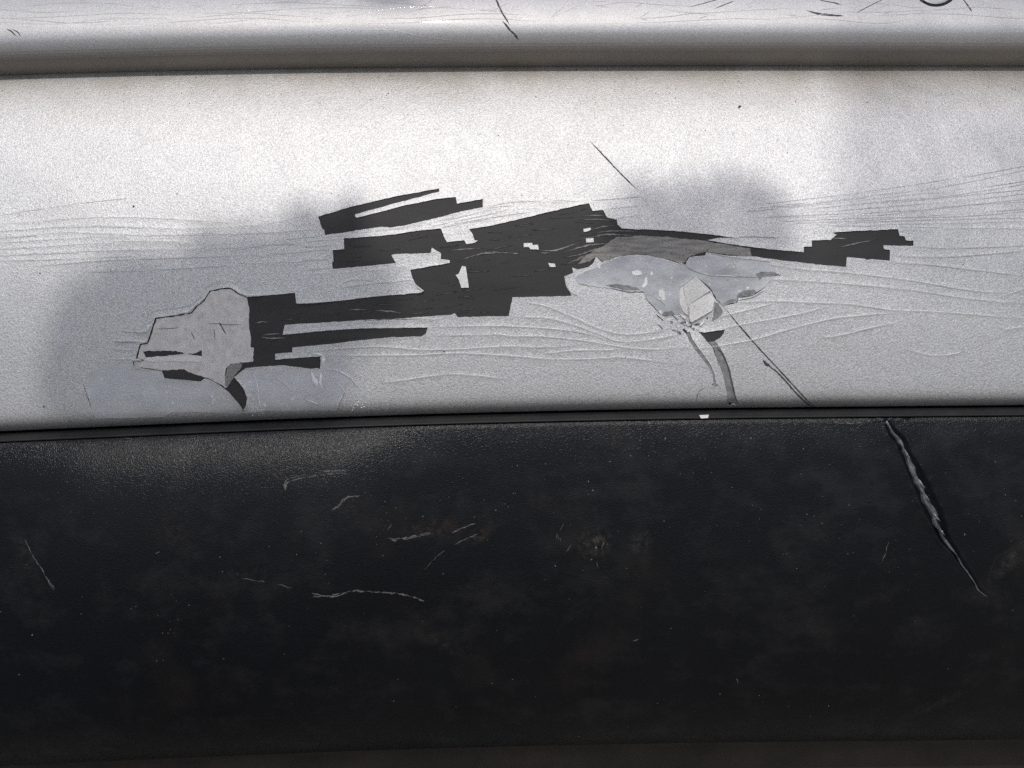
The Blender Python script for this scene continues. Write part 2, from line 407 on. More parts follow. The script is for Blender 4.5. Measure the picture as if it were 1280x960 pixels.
for p in ([(286, 27), (310, 14), (335, 2)], [(262, 30), (300, 26), (345, 20)], [(862, 9), (880, 4), (905, -3)], [(884, 10), (905, 1)], [(893, 11), (918, 1)],
          [(918, 12), (946, 1)], [(928, 12), (957, 2)], [(1070, 16), (1092, 5), (1110, -4)], [(1082, 17), (1105, 8), (1128, 2)], [(700, 11), (735, 0)], [(690, 21), (745, -1)],
          [(0, 28), (70, 30), (130, 24), (210, 23)], [(430, 22), (480, 12), (540, 8), (600, 12), (650, 12)], [(440, 38), (490, 38), (530, 46), (600, 55)],
          [(1120, 20), (1165, 14), (1200, 10), (1240, 4)], [(960, 24), (1010, 20), (1070, 14)], [(120, 8), (180, 12), (250, 10), (330, 14)], [(350, 8), (400, 16), (440, 14)]):
    on_upper('hairline_scratch', [(p, 1.0, 0.00008)], M_upper if (random.random() < 0.45 or abs(p[-1][0] - p[0][0]) > 70) else M_dark, 0.00003)
M_hair = plain('fine_scratch', (0.30, 0.295, 0.29), (0.52, 0.51, 0.50), 80, 0.6)
for i in range(30):
    a = np.array([rng.uniform(-5, 1285), rng.uniform(-6, 24)]); L = rng.uniform(8, 34); th = rng.choice([0.45, 0.62, -0.05, 0.05]) + rng.normal(0, 0.12)
    on_upper('hairline_scratch', [([a, a + [L * 0.5 * math.cos(th), -L * 0.5 * math.sin(th) + rng.normal(0, 0.6)], a + [L * math.cos(th), -L * math.sin(th)]], rng.uniform(0.5, 0.9), 0.00003)], M_hair, 0.00004)
for k, yy in enumerate((6, 13, 20, 26)):
    for x0 in (-20, 240, 520, 800, 1060):
        x0 = x0 + rng.uniform(-60, 60); L = rng.uniform(90, 240)
        on_upper('hairline_scratch', [([(x0 + L * q, yy + 3 * math.sin(q * 5 + k + x0) + rng.normal(0, 0.5)) for q in (0, 0.25, 0.5, 0.75, 1)], 0.65, 0.00003)], M_hair, 0.00004)
# round plug at the top right: recessed ring, disc inside
def disc(yf, cu, cv, r0, r1, h0, h1, n=40):
    a = np.linspace(0, 2 * np.pi, n, endpoint=False); c = np.stack([np.cos(a), np.sin(a)], 1)
    P = np.vstack([lay(yf, [cu, cv] + c * r0, h0), lay(yf, [cu, cv] + c * r1, h1)])
    return P, [(i, (i + 1) % n, n + (i + 1) % n, n + i) for i in range(n)]
def cap(yf, cu, cv, r, h, n=40):
    a = np.linspace(0, 2 * np.pi, n, endpoint=False)
    P = np.vstack([lay(yf, [cu, cv] + r * np.stack([np.cos(a), np.sin(a)], 1), h), lay(yf, [[cu, cv]], h)])
    return P, [(i, (i + 1) % n, n) for i in range(n)]
plug = mesh_obj('round_plug', *merge([disc(y_up, 1170, -22, 27, 25.5, 0.0001, 0.0006), cap(y_up, 1170, -22, 25.5, 0.0006)]), M_upper, upper, label='round silver plug cut off by the top of the picture')
mesh_obj('shadow_gap', *disc(y_up, 1170, -22, 30.5, 26.5, 0.00005, 0.00007), M_cavity, plug)

# ------------------------------------------------------------------ bumper panel: outlines of what has peeled
def Z(x0, y0, s): return lambda pts: [(x0 + a / s, y0 + b / s) for a, b in pts]
A = Z(140, 340, 5.335); B = Z(300, 340, 5.3333); C = Z(390, 220, 5.3333); D = Z(560, 230, 5.3333); E = Z(700, 270, 4.5714); Fz = Z(900, 260, 4.923); G = Z(850, 300, 2.977); Hq = Z(425, 300, 2.977); I3 = Z(850, 0, 2.977); J1 = Z(0, 0, 2.977); T8 = Z(820, 360, 6.0)
hole_finger = C([(40, 272), (260, 205), (560, 135), (848, 83), (848, 105), (600, 170), (400, 225), (290, 255), (286, 268), (296, 278), (330, 272), (600, 200), (820, 155), (958, 140), (968, 185), (1140, 153),
                 (1140, 208), (1000, 235), (850, 275), (620, 330), (520, 345), (450, 340), (350, 355), (200, 380), (88, 395), (80, 357), (70, 355)])
hole_main = (C([(212, 415), (300, 412), (450, 400), (580, 385), (700, 365), (860, 350), (880, 405), (900, 442), (1015, 428), (1030, 455), (1085, 445), (1105, 430), (1085, 430), (1070, 385)])
    + D([(140, 302), (300, 275), (500, 228), (700, 180), (940, 127), (965, 180), (1035, 173), (1060, 222), (1125, 237), (1130, 270), (1160, 297)])
    + E([(420, 75), (560, 80), (700, 88), (850, 105), (1000, 125)]) + Fz([(130, 188), (0, 184)]) + E([(840, 137)])
    + Fz([(60, 222), (195, 240), (350, 258), (515, 272), (515, 240), (565, 238), (565, 200), (680, 197), (718, 165), (690, 152), (720, 148), (1095, 130), (1105, 172), (1135, 175), (1145, 200), (1190, 200), (1190, 233),
          (1005, 230), (1008, 252), (1045, 258), (1045, 325), (930, 315), (905, 320), (890, 312), (780, 302), (775, 363), (640, 352), (400, 325), (205, 298)])
    + E([(970, 228), (835, 208), (830, 225), (740, 235), (722, 262), (718, 285), (690, 272), (600, 245), (500, 225), (420, 222), (330, 232), (240, 265), (205, 232), (190, 270), (165, 290), (130, 300), (100, 305), (70, 295), (75, 325), (25, 345), (35, 400), (60, 440), (66, 456)])
    + D([(700, 750), (430, 755), (405, 880), (65, 888), (45, 860), (20, 872)]) + C([(500, 957), (200, 968)])
    + B([(1280, 312), (1000, 315), (800, 320), (600, 335), (400, 345), (300, 352), (283, 418), (600, 388), (800, 376), (1250, 370), (1240, 410), (1210, 430), (1000, 435), (800, 455), (600, 480), (350, 503), (348, 535), (235, 545), (235, 585), (480, 565), (540, 562), (535, 645), (470, 645), (380, 632), (280, 622), (150, 630), (40, 640)])
    + A([(815, 700), (850, 740), (885, 790), (902, 840), (895, 890), (875, 920), (840, 870), (780, 800), (720, 755), (640, 712), (620, 710), (590, 730), (450, 717), (350, 707), (333, 660), (205, 642), (148, 632), (138, 600), (205, 590), (160, 575), (175, 520), (185, 482), (235, 470), (265, 380), (290, 305), (340, 300), (440, 285), (530, 268), (560, 228), (610, 190), (650, 125), (720, 110), (790, 105), (860, 150), (905, 168)])
    + B([(60, 165), (368, 140), (375, 210), (500, 205)]) + C([(200, 830), (400, 805), (640, 785), (730, 780), (745, 765), (690, 720), (670, 680), (655, 625), (918, 580), (918, 562), (858, 555), (860, 515), (800, 478), (790, 515), (555, 520), (530, 528), (560, 580), (400, 598), (140, 620), (135, 572), (145, 570), (138, 495), (215, 488)]))
hole_tear = T8([(355, 335), (515, 312), (508, 340), (480, 375), (440, 398), (470, 430), (510, 500), (550, 600), (575, 700), (595, 800), (620, 870), (600, 880), (580, 868), (555, 888), (530, 870), (535, 800), (520, 740), (505, 660), (480, 590), (455, 530), (435, 480), (425, 450), (380, 400), (340, 350), (300, 315), (320, 312)])
hole_slit = T8([(222, 335), (255, 330), (270, 380), (310, 440), (370, 520), (415, 590), (440, 650), (450, 715), (470, 735), (440, 742), (415, 722), (436, 712), (425, 650), (400, 600), (350, 535), (290, 460), (250, 400)])
hole_impact = T8([(150, 230), (185, 205), (235, 250), (262, 262), (330, 268), (400, 215), (440, 205), (470, 225), (440, 245), (400, 250), (360, 265), (420, 300), (360, 325), (300, 310), (260, 320), (215, 300), (190, 280)])
holes = [densify(h, 5, True, 0.18) for h in (hole_finger, hole_main, hole_tear, hole_slit)]
bumper = thing('painted_bumper', (0, 0, 0.45), 'silver bumper panel with peeling paint exposing dark plastic between the two seams', 'bumper')
rows = list(np.concatenate([np.arange(72, 486, 6), np.arange(486, 522, 2)]))
core = swept('plastic_core', y_mid, rows, U0, U1, 10, M_plastic, bumper, tail=[(0.006, 0.0006), (0.05, 0.001)], head=[(0.05, 0.0)], off=-0.0004, label='dark charcoal bare plastic shell')

# wrinkle lines of the lifted paint
wr = []
def add(lines, h=1.0):
    for p in lines: wr.append((p, h))
add([Hq(p) for p in ([(660, 228), (760, 245), (860, 285), (950, 325), (1040, 350), (1130, 348), (1230, 330)], [(640, 287), (760, 290), (850, 310), (950, 345), (1040, 378), (1150, 372), (1290, 345)],
     [(330, 325), (560, 320), (700, 325), (830, 335), (900, 345), (1000, 372)], [(330, 358), (570, 352), (640, 358), (760, 360), (880, 372), (950, 382), (1060, 400), (1170, 408), (1290, 400)],
     [(-120, 418), (0, 405), (150, 398), (290, 408), (420, 408), (540, 400), (650, 396), (730, 400), (860, 395), (900, 392)], [(-90, 436), (0, 432), (150, 430), (290, 428), (430, 422), (520, 425), (640, 432), (760, 442), (880, 445), (990, 440), (1060, 438), (1280, 465)],
     [(140, 535), (250, 520), (370, 503), (440, 500), (540, 508), (620, 520)], [(755, 425), (870, 412), (1000, 410), (1040, 405)], [(0, 300), (140, 298), (300, 296), (390, 292)])], 1.3)
add([G(p) for p in ([(130, 55), (250, 75), (420, 105), (600, 120), (850, 150), (1100, 190), (1290, 200)], [(200, 137), (300, 145), (450, 152), (640, 165), (850, 185), (1050, 215), (1290, 240)],
     [(215, 235), (350, 228), (520, 235), (640, 240), (780, 260), (900, 265), (1060, 275), (1290, 295)], [(130, 290), (250, 262), (350, 235)], [(130, 335), (250, 312), (400, 285), (500, 262), (560, 246)],
     [(0, 408), (140, 395), (280, 370), (400, 335), (560, 295), (690, 280), (860, 268)], [(510, 365), (600, 355), (700, 330), (820, 305)], [(640, 72), (900, 90), (1100, 112), (1290, 135)], [(820, 20), (1000, 30), (1290, 20)], [(800, 60), (1000, 62), (1290, 40)], [(1180, 215), (1290, 180)], [(1200, 335), (1290, 322)], [(840, 410), (950, 430), (1040, 420), (1055, 400)])], 1.15)
for k in range(15):
    f = k / 14
    y0 = 872 - 250 * (1 - f) ** 1.2 * 0.35 + 6 * math.sin(k * 2.3); x0 = 300 + 520 * max(0, f - 0.45) + 60 * math.sin(k * 1.7)
    y1 = 610 + 250 * f + 9 * math.sin(k * 3.1)
    add([I3([(x0, y0 - 25), (x0 + (1290 - x0) * 0.35, y0 - 25 - (y0 - 25 - y1) * 0.28 + 5 * math.sin(k)), (x0 + (1290 - x0) * 0.7, y0 - 25 - (y0 - 25 - y1) * 0.62 + 6 * math.sin(k * 2.1)), (1300, y1)])], 0.75)
add([J1(p) for p in ([(-40, 806), (300, 755), (480, 735)], [(-40, 834), (400, 808), (700, 818), (860, 832)], [(-40, 862), (350, 838), (700, 850), (1000, 830), (1180, 790)], [(-40, 884), (250, 866), (520, 872), (820, 868)], [(-40, 908), (400, 880), (900, 870), (1195, 852)],
     [(-40, 925), (250, 912), (520, 900), (780, 905), (1010, 893), (1190, 876)], [(-40, 948), (300, 935), (700, 925), (1000, 915)], [(120, 990), (400, 968), (760, 955), (1050, 940), (1225, 925)], [(300, 1010), (620, 1000), (900, 985), (1190, 975)], [(0, 970), (260, 962), (520, 950)], [(850, 930), (1000, 905), (1200, 905)])], 0.7)
add([C(p) for p in ([(95, 405), (250, 390), (400, 372), (560, 350), (700, 320)], [(230, 405), (420, 385), (600, 362), (800, 330), (1000, 290), (1250, 240)], [(560, 362), (760, 322), (1000, 262), (1280, 200)], [(640, 372), (860, 335), (1050, 300), (1280, 262)], [(-40, 440), (60, 428), (200, 420)], [(-60, 470), (60, 462), (205, 455)],
     [(-60, 560), (60, 555), (135, 552)], [(-20, 660), (200, 645), (430, 622), (650, 600)], [(190, 742), (400, 715), (560, 702), (680, 692)], [(200, 715), (260, 690), (340, 688), (410, 700)], [(-60, 620), (40, 615), (130, 605)])], 0.9)
add([D(p) for p in ([(235, 150), (450, 112), (700, 115), (880, 125)], [(0, 225), (250, 190), (500, 162), (720, 168)], [(0, 265), (300, 215), (520, 185), (650, 180)], [(0, 185), (220, 160), (420, 138)], [(960, 100), (1120, 90), (1280, 75)], [(1040, 165), (1150, 150), (1280, 140)], [(1130, 225), (1280, 205)])], 0.7)
add([A(p) for p in ([(0, 462), (120, 462), (225, 466)], [(70, 395), (170, 400), (245, 392)], [(0, 515), (100, 520), (170, 522)], [(0, 582), (140, 582), (200, 588)], [(230, 330), (255, 270), (330, 248), (460, 232), (540, 205), (600, 150), (640, 85), (720, 60), (800, 65), (860, 120), (920, 152)], [(620, 110), (680, 78), (760, 72), (820, 92)], [(300, 760), (420, 775), (500, 810)], [(680, 880), (670, 820), (700, 760)])], 1.1)
add([[(575, 165), (640, 190), (735, 175)], [(1080, 262), (1150, 232), (1205, 214)], [(905, 262), (960, 240), (1075, 215)], [(560, 150), (535, 200), (555, 232)], [(905, 165), (950, 148), (982, 138)]], 0.45)
ep, eh = [], []
for p, hh in wr:
    c = smooth_line(p, 2.6); c = c + rng.normal(0, 0.10, c.shape); n = len(c)
    t = np.gradient(c, axis=0); t /= np.linalg.norm(t, axis=1)[:, None] + 1e-9
    nn = np.stack([-t[:, 1], t[:, 0]], 1); s = np.linspace(0, 1, n)
    k = np.clip(np.minimum(s, 1 - s) / 0.12, 0.15, 1) * (0.75 + 0.25 * np.sin(s * 17 + p[0][0]))
    ep += list(c); eh += list(0.00013 * (hh if hh < 1.05 else 0.75) * k)
    for sgn in (-0.95, 0.95): ep += list(c + nn * sgn); eh += [0.0] * n
ep, eh = np.array(ep), np.array(eh)
outer = densify([(U0, 76), (U1, 76), (U1, 503), (1280, 508), (1070, 510), (860, 512), (640, 516.5), (480, 521), (320, 527), (160, 534), (0, 541), (U0, 560)], 14)
# the outline follows the seams row by row
def vof(u, w): t, b = vtop(u), vbot(u); return t + (w - 90) * (b - t) / 435.0
uu = np.arange(U0, U1 + 1, 14.0)
outer = np.vstack([np.stack([uu, vof(uu, 74.0)], 1), np.stack([uu[::-1], vof(uu[::-1], 520.0)], 1)])
gp = np.vstack([grid(-10, 1290, 70, 492, 7, 7), grid(U0, -12, 60, 500, 16, 14), grid(1292, U1, 60, 500, 16, 14)])
edge_rows = np.vstack([np.stack([uu + 7 * (i % 2), vof(uu, w)], 1) for i, w in enumerate((488, 493, 498, 502, 506, 510, 513, 516, 518.5))])
ring = []
for h in holes:
    c = densify(h, 3.0); t = np.roll(c, -1, axis=0) - np.roll(c, 1, axis=0); t /= np.linalg.norm(t, axis=1)[:, None] + 1e-9
    nn = np.stack([-t[:, 1], t[:, 0]], 1)
    for o in (-4.6, -2.2, 2.2, 4.6): ring.append(c + nn * o)
ring = np.vstack(ring)
gp = np.vstack([gp[seg_dist(gp, holes) > 7], ring])
gp = np.vstack([gp[wrow(gp[:, 0], gp[:, 1]) < 484], edge_rows])
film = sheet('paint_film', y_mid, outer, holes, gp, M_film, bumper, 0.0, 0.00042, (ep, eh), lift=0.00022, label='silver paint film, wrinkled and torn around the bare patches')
print('film', len(film.data.polygons))

# thin line along each wrinkle: a crack, and the shaded side painted in
M_line = plain('crack_shade_line', (0.26, 0.255, 0.25), (0.54, 0.53, 0.52), 60, 0.6)
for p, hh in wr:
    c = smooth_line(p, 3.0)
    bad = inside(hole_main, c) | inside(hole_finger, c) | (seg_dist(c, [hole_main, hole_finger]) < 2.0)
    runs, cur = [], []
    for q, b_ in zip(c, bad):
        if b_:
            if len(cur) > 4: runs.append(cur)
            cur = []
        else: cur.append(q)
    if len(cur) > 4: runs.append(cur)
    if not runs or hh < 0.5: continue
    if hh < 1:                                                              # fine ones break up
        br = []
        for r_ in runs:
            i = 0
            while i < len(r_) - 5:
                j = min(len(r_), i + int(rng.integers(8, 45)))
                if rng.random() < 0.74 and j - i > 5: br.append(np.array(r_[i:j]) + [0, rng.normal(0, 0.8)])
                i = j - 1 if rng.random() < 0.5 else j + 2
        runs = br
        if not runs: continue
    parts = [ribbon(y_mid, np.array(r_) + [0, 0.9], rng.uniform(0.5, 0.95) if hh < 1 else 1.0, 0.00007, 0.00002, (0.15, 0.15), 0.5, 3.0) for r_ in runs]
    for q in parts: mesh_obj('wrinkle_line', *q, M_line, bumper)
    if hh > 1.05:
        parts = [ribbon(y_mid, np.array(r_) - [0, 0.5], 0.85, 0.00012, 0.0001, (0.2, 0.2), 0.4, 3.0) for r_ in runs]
        for q in parts: mesh_obj('wrinkle_lit_crest', *q, M_flake, bumper)  # pale strip paints the lit side of the wrinkle
# islands of paint left on the bare plastic
for isl in (C([(1000, 600), (1025, 605), (1034, 660), (1045, 745), (995, 745), (978, 690), (958, 660), (978, 652)]), D([(505, 395), (560, 393), (565, 408), (600, 405), (605, 437), (550, 435), (540, 422), (505, 420)]),
            D([(903, 300), (950, 292), (953, 304), (930, 316), (905, 320)]), D([(920, 365), (970, 362), (972, 388), (922, 390)]), D([(668, 526), (712, 532), (718, 552), (680, 554)])):
    p = densify(isl, 2, True, 0.1)
    sheet('paint_island', y_mid, p, [], grid(p[:, 0].min(), p[:, 0].max(), p[:, 1].min(), p[:, 1].max(), 3, 3), M_flake, bumper, 0.0002, 0.0006, label=None)

def patch(name, poly, mat, off, hl=(), thick=0.0005, lift=0.0, step=4, sp=4, jit=0.3, label=None, extra=None, hfun=None):
    p = densify(poly, step, True, jit); q = [densify(x, step, True, jit) for x in hl]
    return sheet(name, y_mid, p, q, grid(p[:, 0].min(), p[:, 0].max(), p[:, 1].min(), p[:, 1].max(), sp, sp), mat, bumper, off, thick, extra, lift, hfun, label)
# primer still sticking on the left
dark_slots = [A([(207, 530), (390, 524), (470, 535), (480, 546), (330, 562), (228, 570)]), A([(500, 545), (560, 540), (598, 520), (600, 560), (560, 556)]), A([(143, 602), (212, 600), (203, 636), (152, 630)])]
primer_left = A([(900, 172), (855, 156), (788, 112), (722, 117), (655, 132), (616, 195), (566, 232), (536, 274), (442, 292), (342, 307), (296, 312), (272, 384), (242, 476), (192, 488), (182, 520), (170, 575), (215, 590), (145, 602), (150, 630), (205, 638), (335, 656), (480, 648), (500, 662), (560, 685), (640, 706), (720, 748), (760, 775), (775, 720), (750, 690), (760, 640), (790, 612), (940, 598), (945, 505), (922, 500), (925, 430), (912, 330), (915, 250)])
patch('primer_patch', primer_left, M_primer, -0.00018, [dark_slots[0], dark_slots[1]], 0.0003, label='beige grey primer left of the bare plastic', jit=0.35, step=3)
patch('paint_island', A([(215, 574), (330, 568), (480, 560), (602, 566), (600, 600), (400, 596), (230, 600)]), M_flake, 0.0001, jit=0.2, step=3)
patch('primer_patch', A([(755, 690), (770, 630), (800, 612), (870, 610), (862, 640), (815, 690), (800, 720), (770, 770), (752, 755)]), M_residue, -0.0001, jit=0.3, step=3)
# residue above the impact
patch('residue_patch', E([(150, 225), (250, 170), (320, 120), (450, 112), (600, 118), (840, 143), (1088, 186), (1096, 232), (970, 222), (830, 204), (742, 230), (715, 262), (690, 268), (600, 242), (500, 222), (420, 219), (330, 230), (245, 262), (206, 230), (170, 262), (100, 275)]), M_residue, -0.00015, thick=0.00028, jit=0.4, step=3, label='olive grey residue over the impact spot')
patch('primer_patch', T8([(395, 404), (440, 400), (470, 430), (510, 500), (550, 600), (575, 700), (595, 800), (620, 870), (600, 880), (580, 868), (555, 888), (530, 870), (535, 800), (520, 740), (505, 660), (480, 590), (455, 530), (435, 480), (425, 450)]), M_tear, -0.00028, thick=0.0001, jit=0.1, label='grey strip torn down from the impact spot')
patch('primer_patch', hole_slit, M_tear, -0.0003, thick=0.0001, jit=0.1)
# smooth blue-grey areas
arch = E([(120, 328), (200, 297), (270, 262), (330, 238), (420, 227), (500, 230), (600, 250), (690, 277), (725, 300), (722, 265), (742, 238), (830, 228), (836, 213), (970, 232), (1090, 243), (1180, 262), (1230, 300), (1220, 350), (1170, 405), (1110, 445), (1060, 460), (1015, 465), (1010, 490), (930, 510), (890, 470), (850, 400), (775, 345), (735, 375), (690, 400), (680, 430), (680, 510), (700, 560), (660, 562), (610, 578), (575, 562), (540, 522), (490, 472), (480, 434), (390, 432), (300, 414), (200, 402), (110, 388), (85, 355)])
patch('smooth_patch', arch, M_smooth, 0.00012, thick=0.00014, lift=-0.00016, sp=3, jit=0.55, step=3, label='smooth blue grey area round the impact spot')
tape = [(108, 470), (106, 484), (112, 503), (120, 523), (180, 522), (205, 521), (215, 515), (262, 515), (300, 517), (330, 513), (420, 513), (430, 490), (436, 474), (446, 470), (425, 452), (400, 446), (402, 462), (396, 460)] + A([(1240, 660), (1100, 660), (900, 660), (840, 715), (885, 775), (912, 840), (905, 900), (875, 935), (830, 880), (770, 808), (710, 762), (635, 722), (595, 742), (450, 730), (340, 718), (320, 672)]) + [(160, 455), (130, 456)]
patch('smooth_patch', tape, M_satin, 0.00010, thick=0.00012, lift=-0.00008, sp=4, label='smooth blue grey area along the lower seam')
# lifted cracked chip
def tiltfun(cu, cv, a, b): return lambda q: a * (q[:, 0] - cu) + b * (q[:, 1] - cv)
patch('paint_chip', E([(773, 347), (810, 380), (858, 427), (745, 500), (730, 515), (712, 450), (705, 405), (735, 378)]), M_flake, 0.0009, thick=0.0012, jit=0.15, step=3, hfun=tiltfun(868, 362, 0.00002, -0.00004), label='pale lifted paint chip over the impact')
patch('paint_chip', E([(860, 430), (885, 470), (870, 540), (800, 580), (745, 608), (735, 580), (738, 520), (750, 504)]), M_flake, 0.0010, thick=0.0013, jit=0.15, step=3, hfun=tiltfun(878, 388, -0.00002, 0.00004), label='pale lifted paint chip, lower half')
patch('paint_chip', E([(702, 405), (708, 452), (726, 515), (728, 565), (706, 553), (682, 500), (682, 432)]), M_flake, 0.0007, thick=0.001, jit=0.15, step=3, hfun=tiltfun(853, 380, 0.00005, 0))
patch('paint_chip', E([(562, 425), (585, 418), (600, 440), (602, 480), (585, 482), (565, 455)]), M_flake, 0.0004, thick=0.0004, jit=0.15, step=2)
for pts in (E([(410, 318), (440, 308), (465, 318), (468, 335), (440, 340), (415, 335)]), E([(485, 350), (498, 352), (500, 385), (482, 410), (465, 408), (482, 380)]), E([(515, 320), (528, 318), (530, 338), (517, 340)])):
    patch('white_speck', pts, M_white, 0.0003, thick=0.0003, jit=0.3, step=1.5, sp=2)
# shards round the impact
for i in range(34):
    a = rng.uniform(0, 6.28); r = abs(rng.normal(0, 1)); cu, cv = 862 + 17 * r * math.cos(a), 405 + 8 * r * math.sin(a)
    L, wd, th = rng.uniform(2.5, 8), rng.uniform(1.2, 3), rng.uniform(-0.9, 0.9)
    ct, st = math.cos(th), math.sin(th)
    q = [(cu + ct * x * L - st * y * wd, cv + st * x * L + ct * y * wd) for x, y in ((-0.5, -0.3), (0.1, -0.5), (0.5, 0.0), (0.2, 0.5), (-0.4, 0.4))]
    patch('paint_shard', q, [M_flake, M_dark, M_tear, M_flake][i % 4], 0.0003 + 0.00025 * (i % 3), thick=0.0005, jit=0.15, step=2, sp=3, hfun=tiltfun(cu, cv, rng.uniform(-1, 1) * 1e-4, rng.uniform(-1, 1) * 1e-4))

def on_bumper(name, lines, mat, off=0.00008, label=None, taper=(0.2, 0.2), jit=0.35, kind=None):
    v, f = merge([ribbon(y_mid, p, w, off, hgt, taper, jit) for p, w, hgt in lines])
    return mesh_obj(name, v, f, mat, bumper, label=label, kind=kind)
on_bumper('scratch', [([(737, 176), (755, 195), (775, 216), (797, 238)], 1.7, 0.00004)], M_dark, label='thin dark diagonal scratch on the bright upper part')
on_bumper('crack', [(G([(160, 245), (230, 330), (300, 410), (345, 458), (430, 550), (475, 598), (510, 627)]), 1.8, 0.00004), (G([(312, 448), (330, 468), (370, 500), (430, 568), (470, 605), (500, 628)]), 2.0, 0.0001)], M_dark, label='hairline crack running down to the lower seam')
on_bumper('crack', [(G([(308, 446), (322, 462), (336, 470)]), 4.0, 0.0002)], M_dark)
on_bumper('crack', [(E([(110, 392), (200, 402), (300, 416), (390, 434), (480, 436), (492, 472), (540, 524), (578, 566)]), 1.3, 0.00003)], M_dark, 0.0002, taper=(0.5, 0.05))
on_bumper('crack', [(E([(775, 343), (815, 378), (862, 420), (890, 470), (932, 512)]), 1.8, 0.00003), (E([(930, 512), (1010, 492), (1016, 466), (1060, 462), (1112, 446), (1170, 408)]), 1.3, 0.00003)], M_dark, 0.0002)
on_bumper('crack', [(T8([(300, 315), (345, 352), (385, 404), (428, 455), (440, 495), (462, 540)]), 2.2, 0.00005), (T8([(462, 540), (468, 585), (490, 605)]), 1.8, 0.00005)], M_dark)
on_bumper('crack', [(T8([(432, 420), (500, 500), (545, 610), (565, 700), (590, 800), (612, 868)]), 1.2, 0.00003)], M_dark, -0.0001)
on_bumper('crack', [(T8([(0, 195), (30, 225), (62, 250)]), 1.3, 0.00003), (T8([(10, 270), (35, 292), (55, 315)]), 1.3, 0.00003), (T8([(30, 170), (60, 210), (120, 205), (190, 270)]), 1.2, 0.00003)], M_dark)
on_bumper('crack', [(T8([(300, 850), (312, 800), (330, 770), (375, 745)]), 0.7, 0.00003)], M_dark)
on_bumper('crack', [([(105, 482), (112, 503), (121, 524)], 1.1, 0.00003)], M_dark)
on_bumper('scratch', [(A([(715, 335), (738, 378), (762, 418)]), 1.5, 0.00003)], M_dark, -0.0001)
on_bumper('scratch', [(A([(525, 400), (540, 425), (555, 455)]), 0.7, 0.00003), (A([(680, 375), (684, 410), (686, 450)]), 0.7, 0.00003), (A([(640, 345), (700, 345), (780, 352), (860, 350)]), 0.6, 0.00002), (A([(290, 380), (400, 376), (450, 368)]), 0.6, 0.00002)], M_dark, -0.0001)
# bright turned-up rims where the film ends round the primer
for p, w_ in (([(240, 395), (250, 365), (262, 345)], 4.0), ([(440, 278), (480, 272), (515, 262), (540, 240), (560, 222)], 2.4), ([(565, 215), (590, 198), (606, 182)], 3.4), ([(865, 142), (890, 155), (925, 157), (1000, 158)], 2.6), ([(180, 470), (205, 466), (232, 464)], 2.2), ([(20, 464), (110, 462), (180, 466)], 1.0), ([(150, 398), (200, 402), (240, 398)], 1.2), ([(120, 588), (165, 586), (200, 590)], 1.4)):
    on_bumper('lifted_rim', [(A(p), w_ * 1.15, 0.0006)], M_white, 0.0013, taper=(0.35, 0.35), jit=0.5)
for p, w_ in (([(375, 208), (395, 210), (500, 204), (620, 196)], 1.0), ([(1180, 100), (1215, 125), (1222, 130), (1180, 142)], 1.0), ([(486, 545), (535, 552), (560, 580), (548, 640)], 4.2), ([(470, 655), (500, 720), (520, 780)], 4.5), ([(545, 790), (535, 710), (548, 650)], 4.0), ([(70, 640), (95, 690), (118, 760), (128, 850), (150, 950)], 1.8), ([(570, 650), (650, 658), (730, 700), (790, 770)], 1.2), ([(640, 740), (695, 795), (670, 850), (645, 920)], 1.0), ([(240, 700), (300, 745), (340, 790)], 1.0), ([(440, 850), (520, 880)], 1.0)):
    on_bumper('lifted_rim', [(B(p), w_, 0.0003)], M_white, 0.0008, taper=(0.35, 0.35), jit=0.7)
# faint hatching wiped into the dusty, shade-tinted strip under the upper seam
for i in range(16):
    a = np.array([rng.uniform(485, 585), rng.uniform(118, 165)]); L = rng.uniform(14, 46)
    on_bumper('wipe_mark', [([a, a + [L * 0.45, -L * 0.27], a + [L * 0.9, -L * 0.52]], 0.8, 0.00002)], M_flake, 0.00005, jit=0.6)
# broken bits inside the smooth area round the impact
for q in (E([(1010, 470), (1015, 448), (1050, 425), (1105, 420), (1120, 435), (1095, 450), (1050, 458)]), E([(925, 505), (960, 482), (1012, 470), (1008, 488), (960, 500)]), E([(1120, 330), (1150, 318), (1230, 322), (1260, 340), (1160, 348), (1140, 365)]), E([(260, 398), (330, 388), (440, 410), (455, 425), (380, 424)]), E([(880, 490), (905, 500), (930, 545), (905, 580), (870, 600), (880, 545)]), E([(600, 545), (640, 540), (655, 560), (610, 575), (580, 562)])):
    patch('residue_patch', q, M_tear, 0.00032, thick=0.0003, jit=0.5, step=3)
for p, w_ in (([(30, 350), (60, 430), (100, 455)], 1.8), ([(640, 250), (690, 270), (735, 292), (770, 318)], 1.2), ([(730, 300), (800, 325), (880, 340), (1000, 345), (1120, 350)], 1.3), ([(840, 212), (960, 232), (1100, 250), (1200, 262)], 1.1), ([(990, 250), (998, 275), (1004, 300)], 1.6), ([(540, 440), (548, 470), (575, 482), (600, 510)], 1.3), ([(1020, 120), (1120, 118), (1250, 125)], 1.1), ([(1020, 480), (1100, 462), (1165, 425)], 1.0)):
    on_bumper('lifted_rim', [(E(p), w_, 0.0002)], M_flake, 0.0006, taper=(0.35, 0.35), jit=0.6)
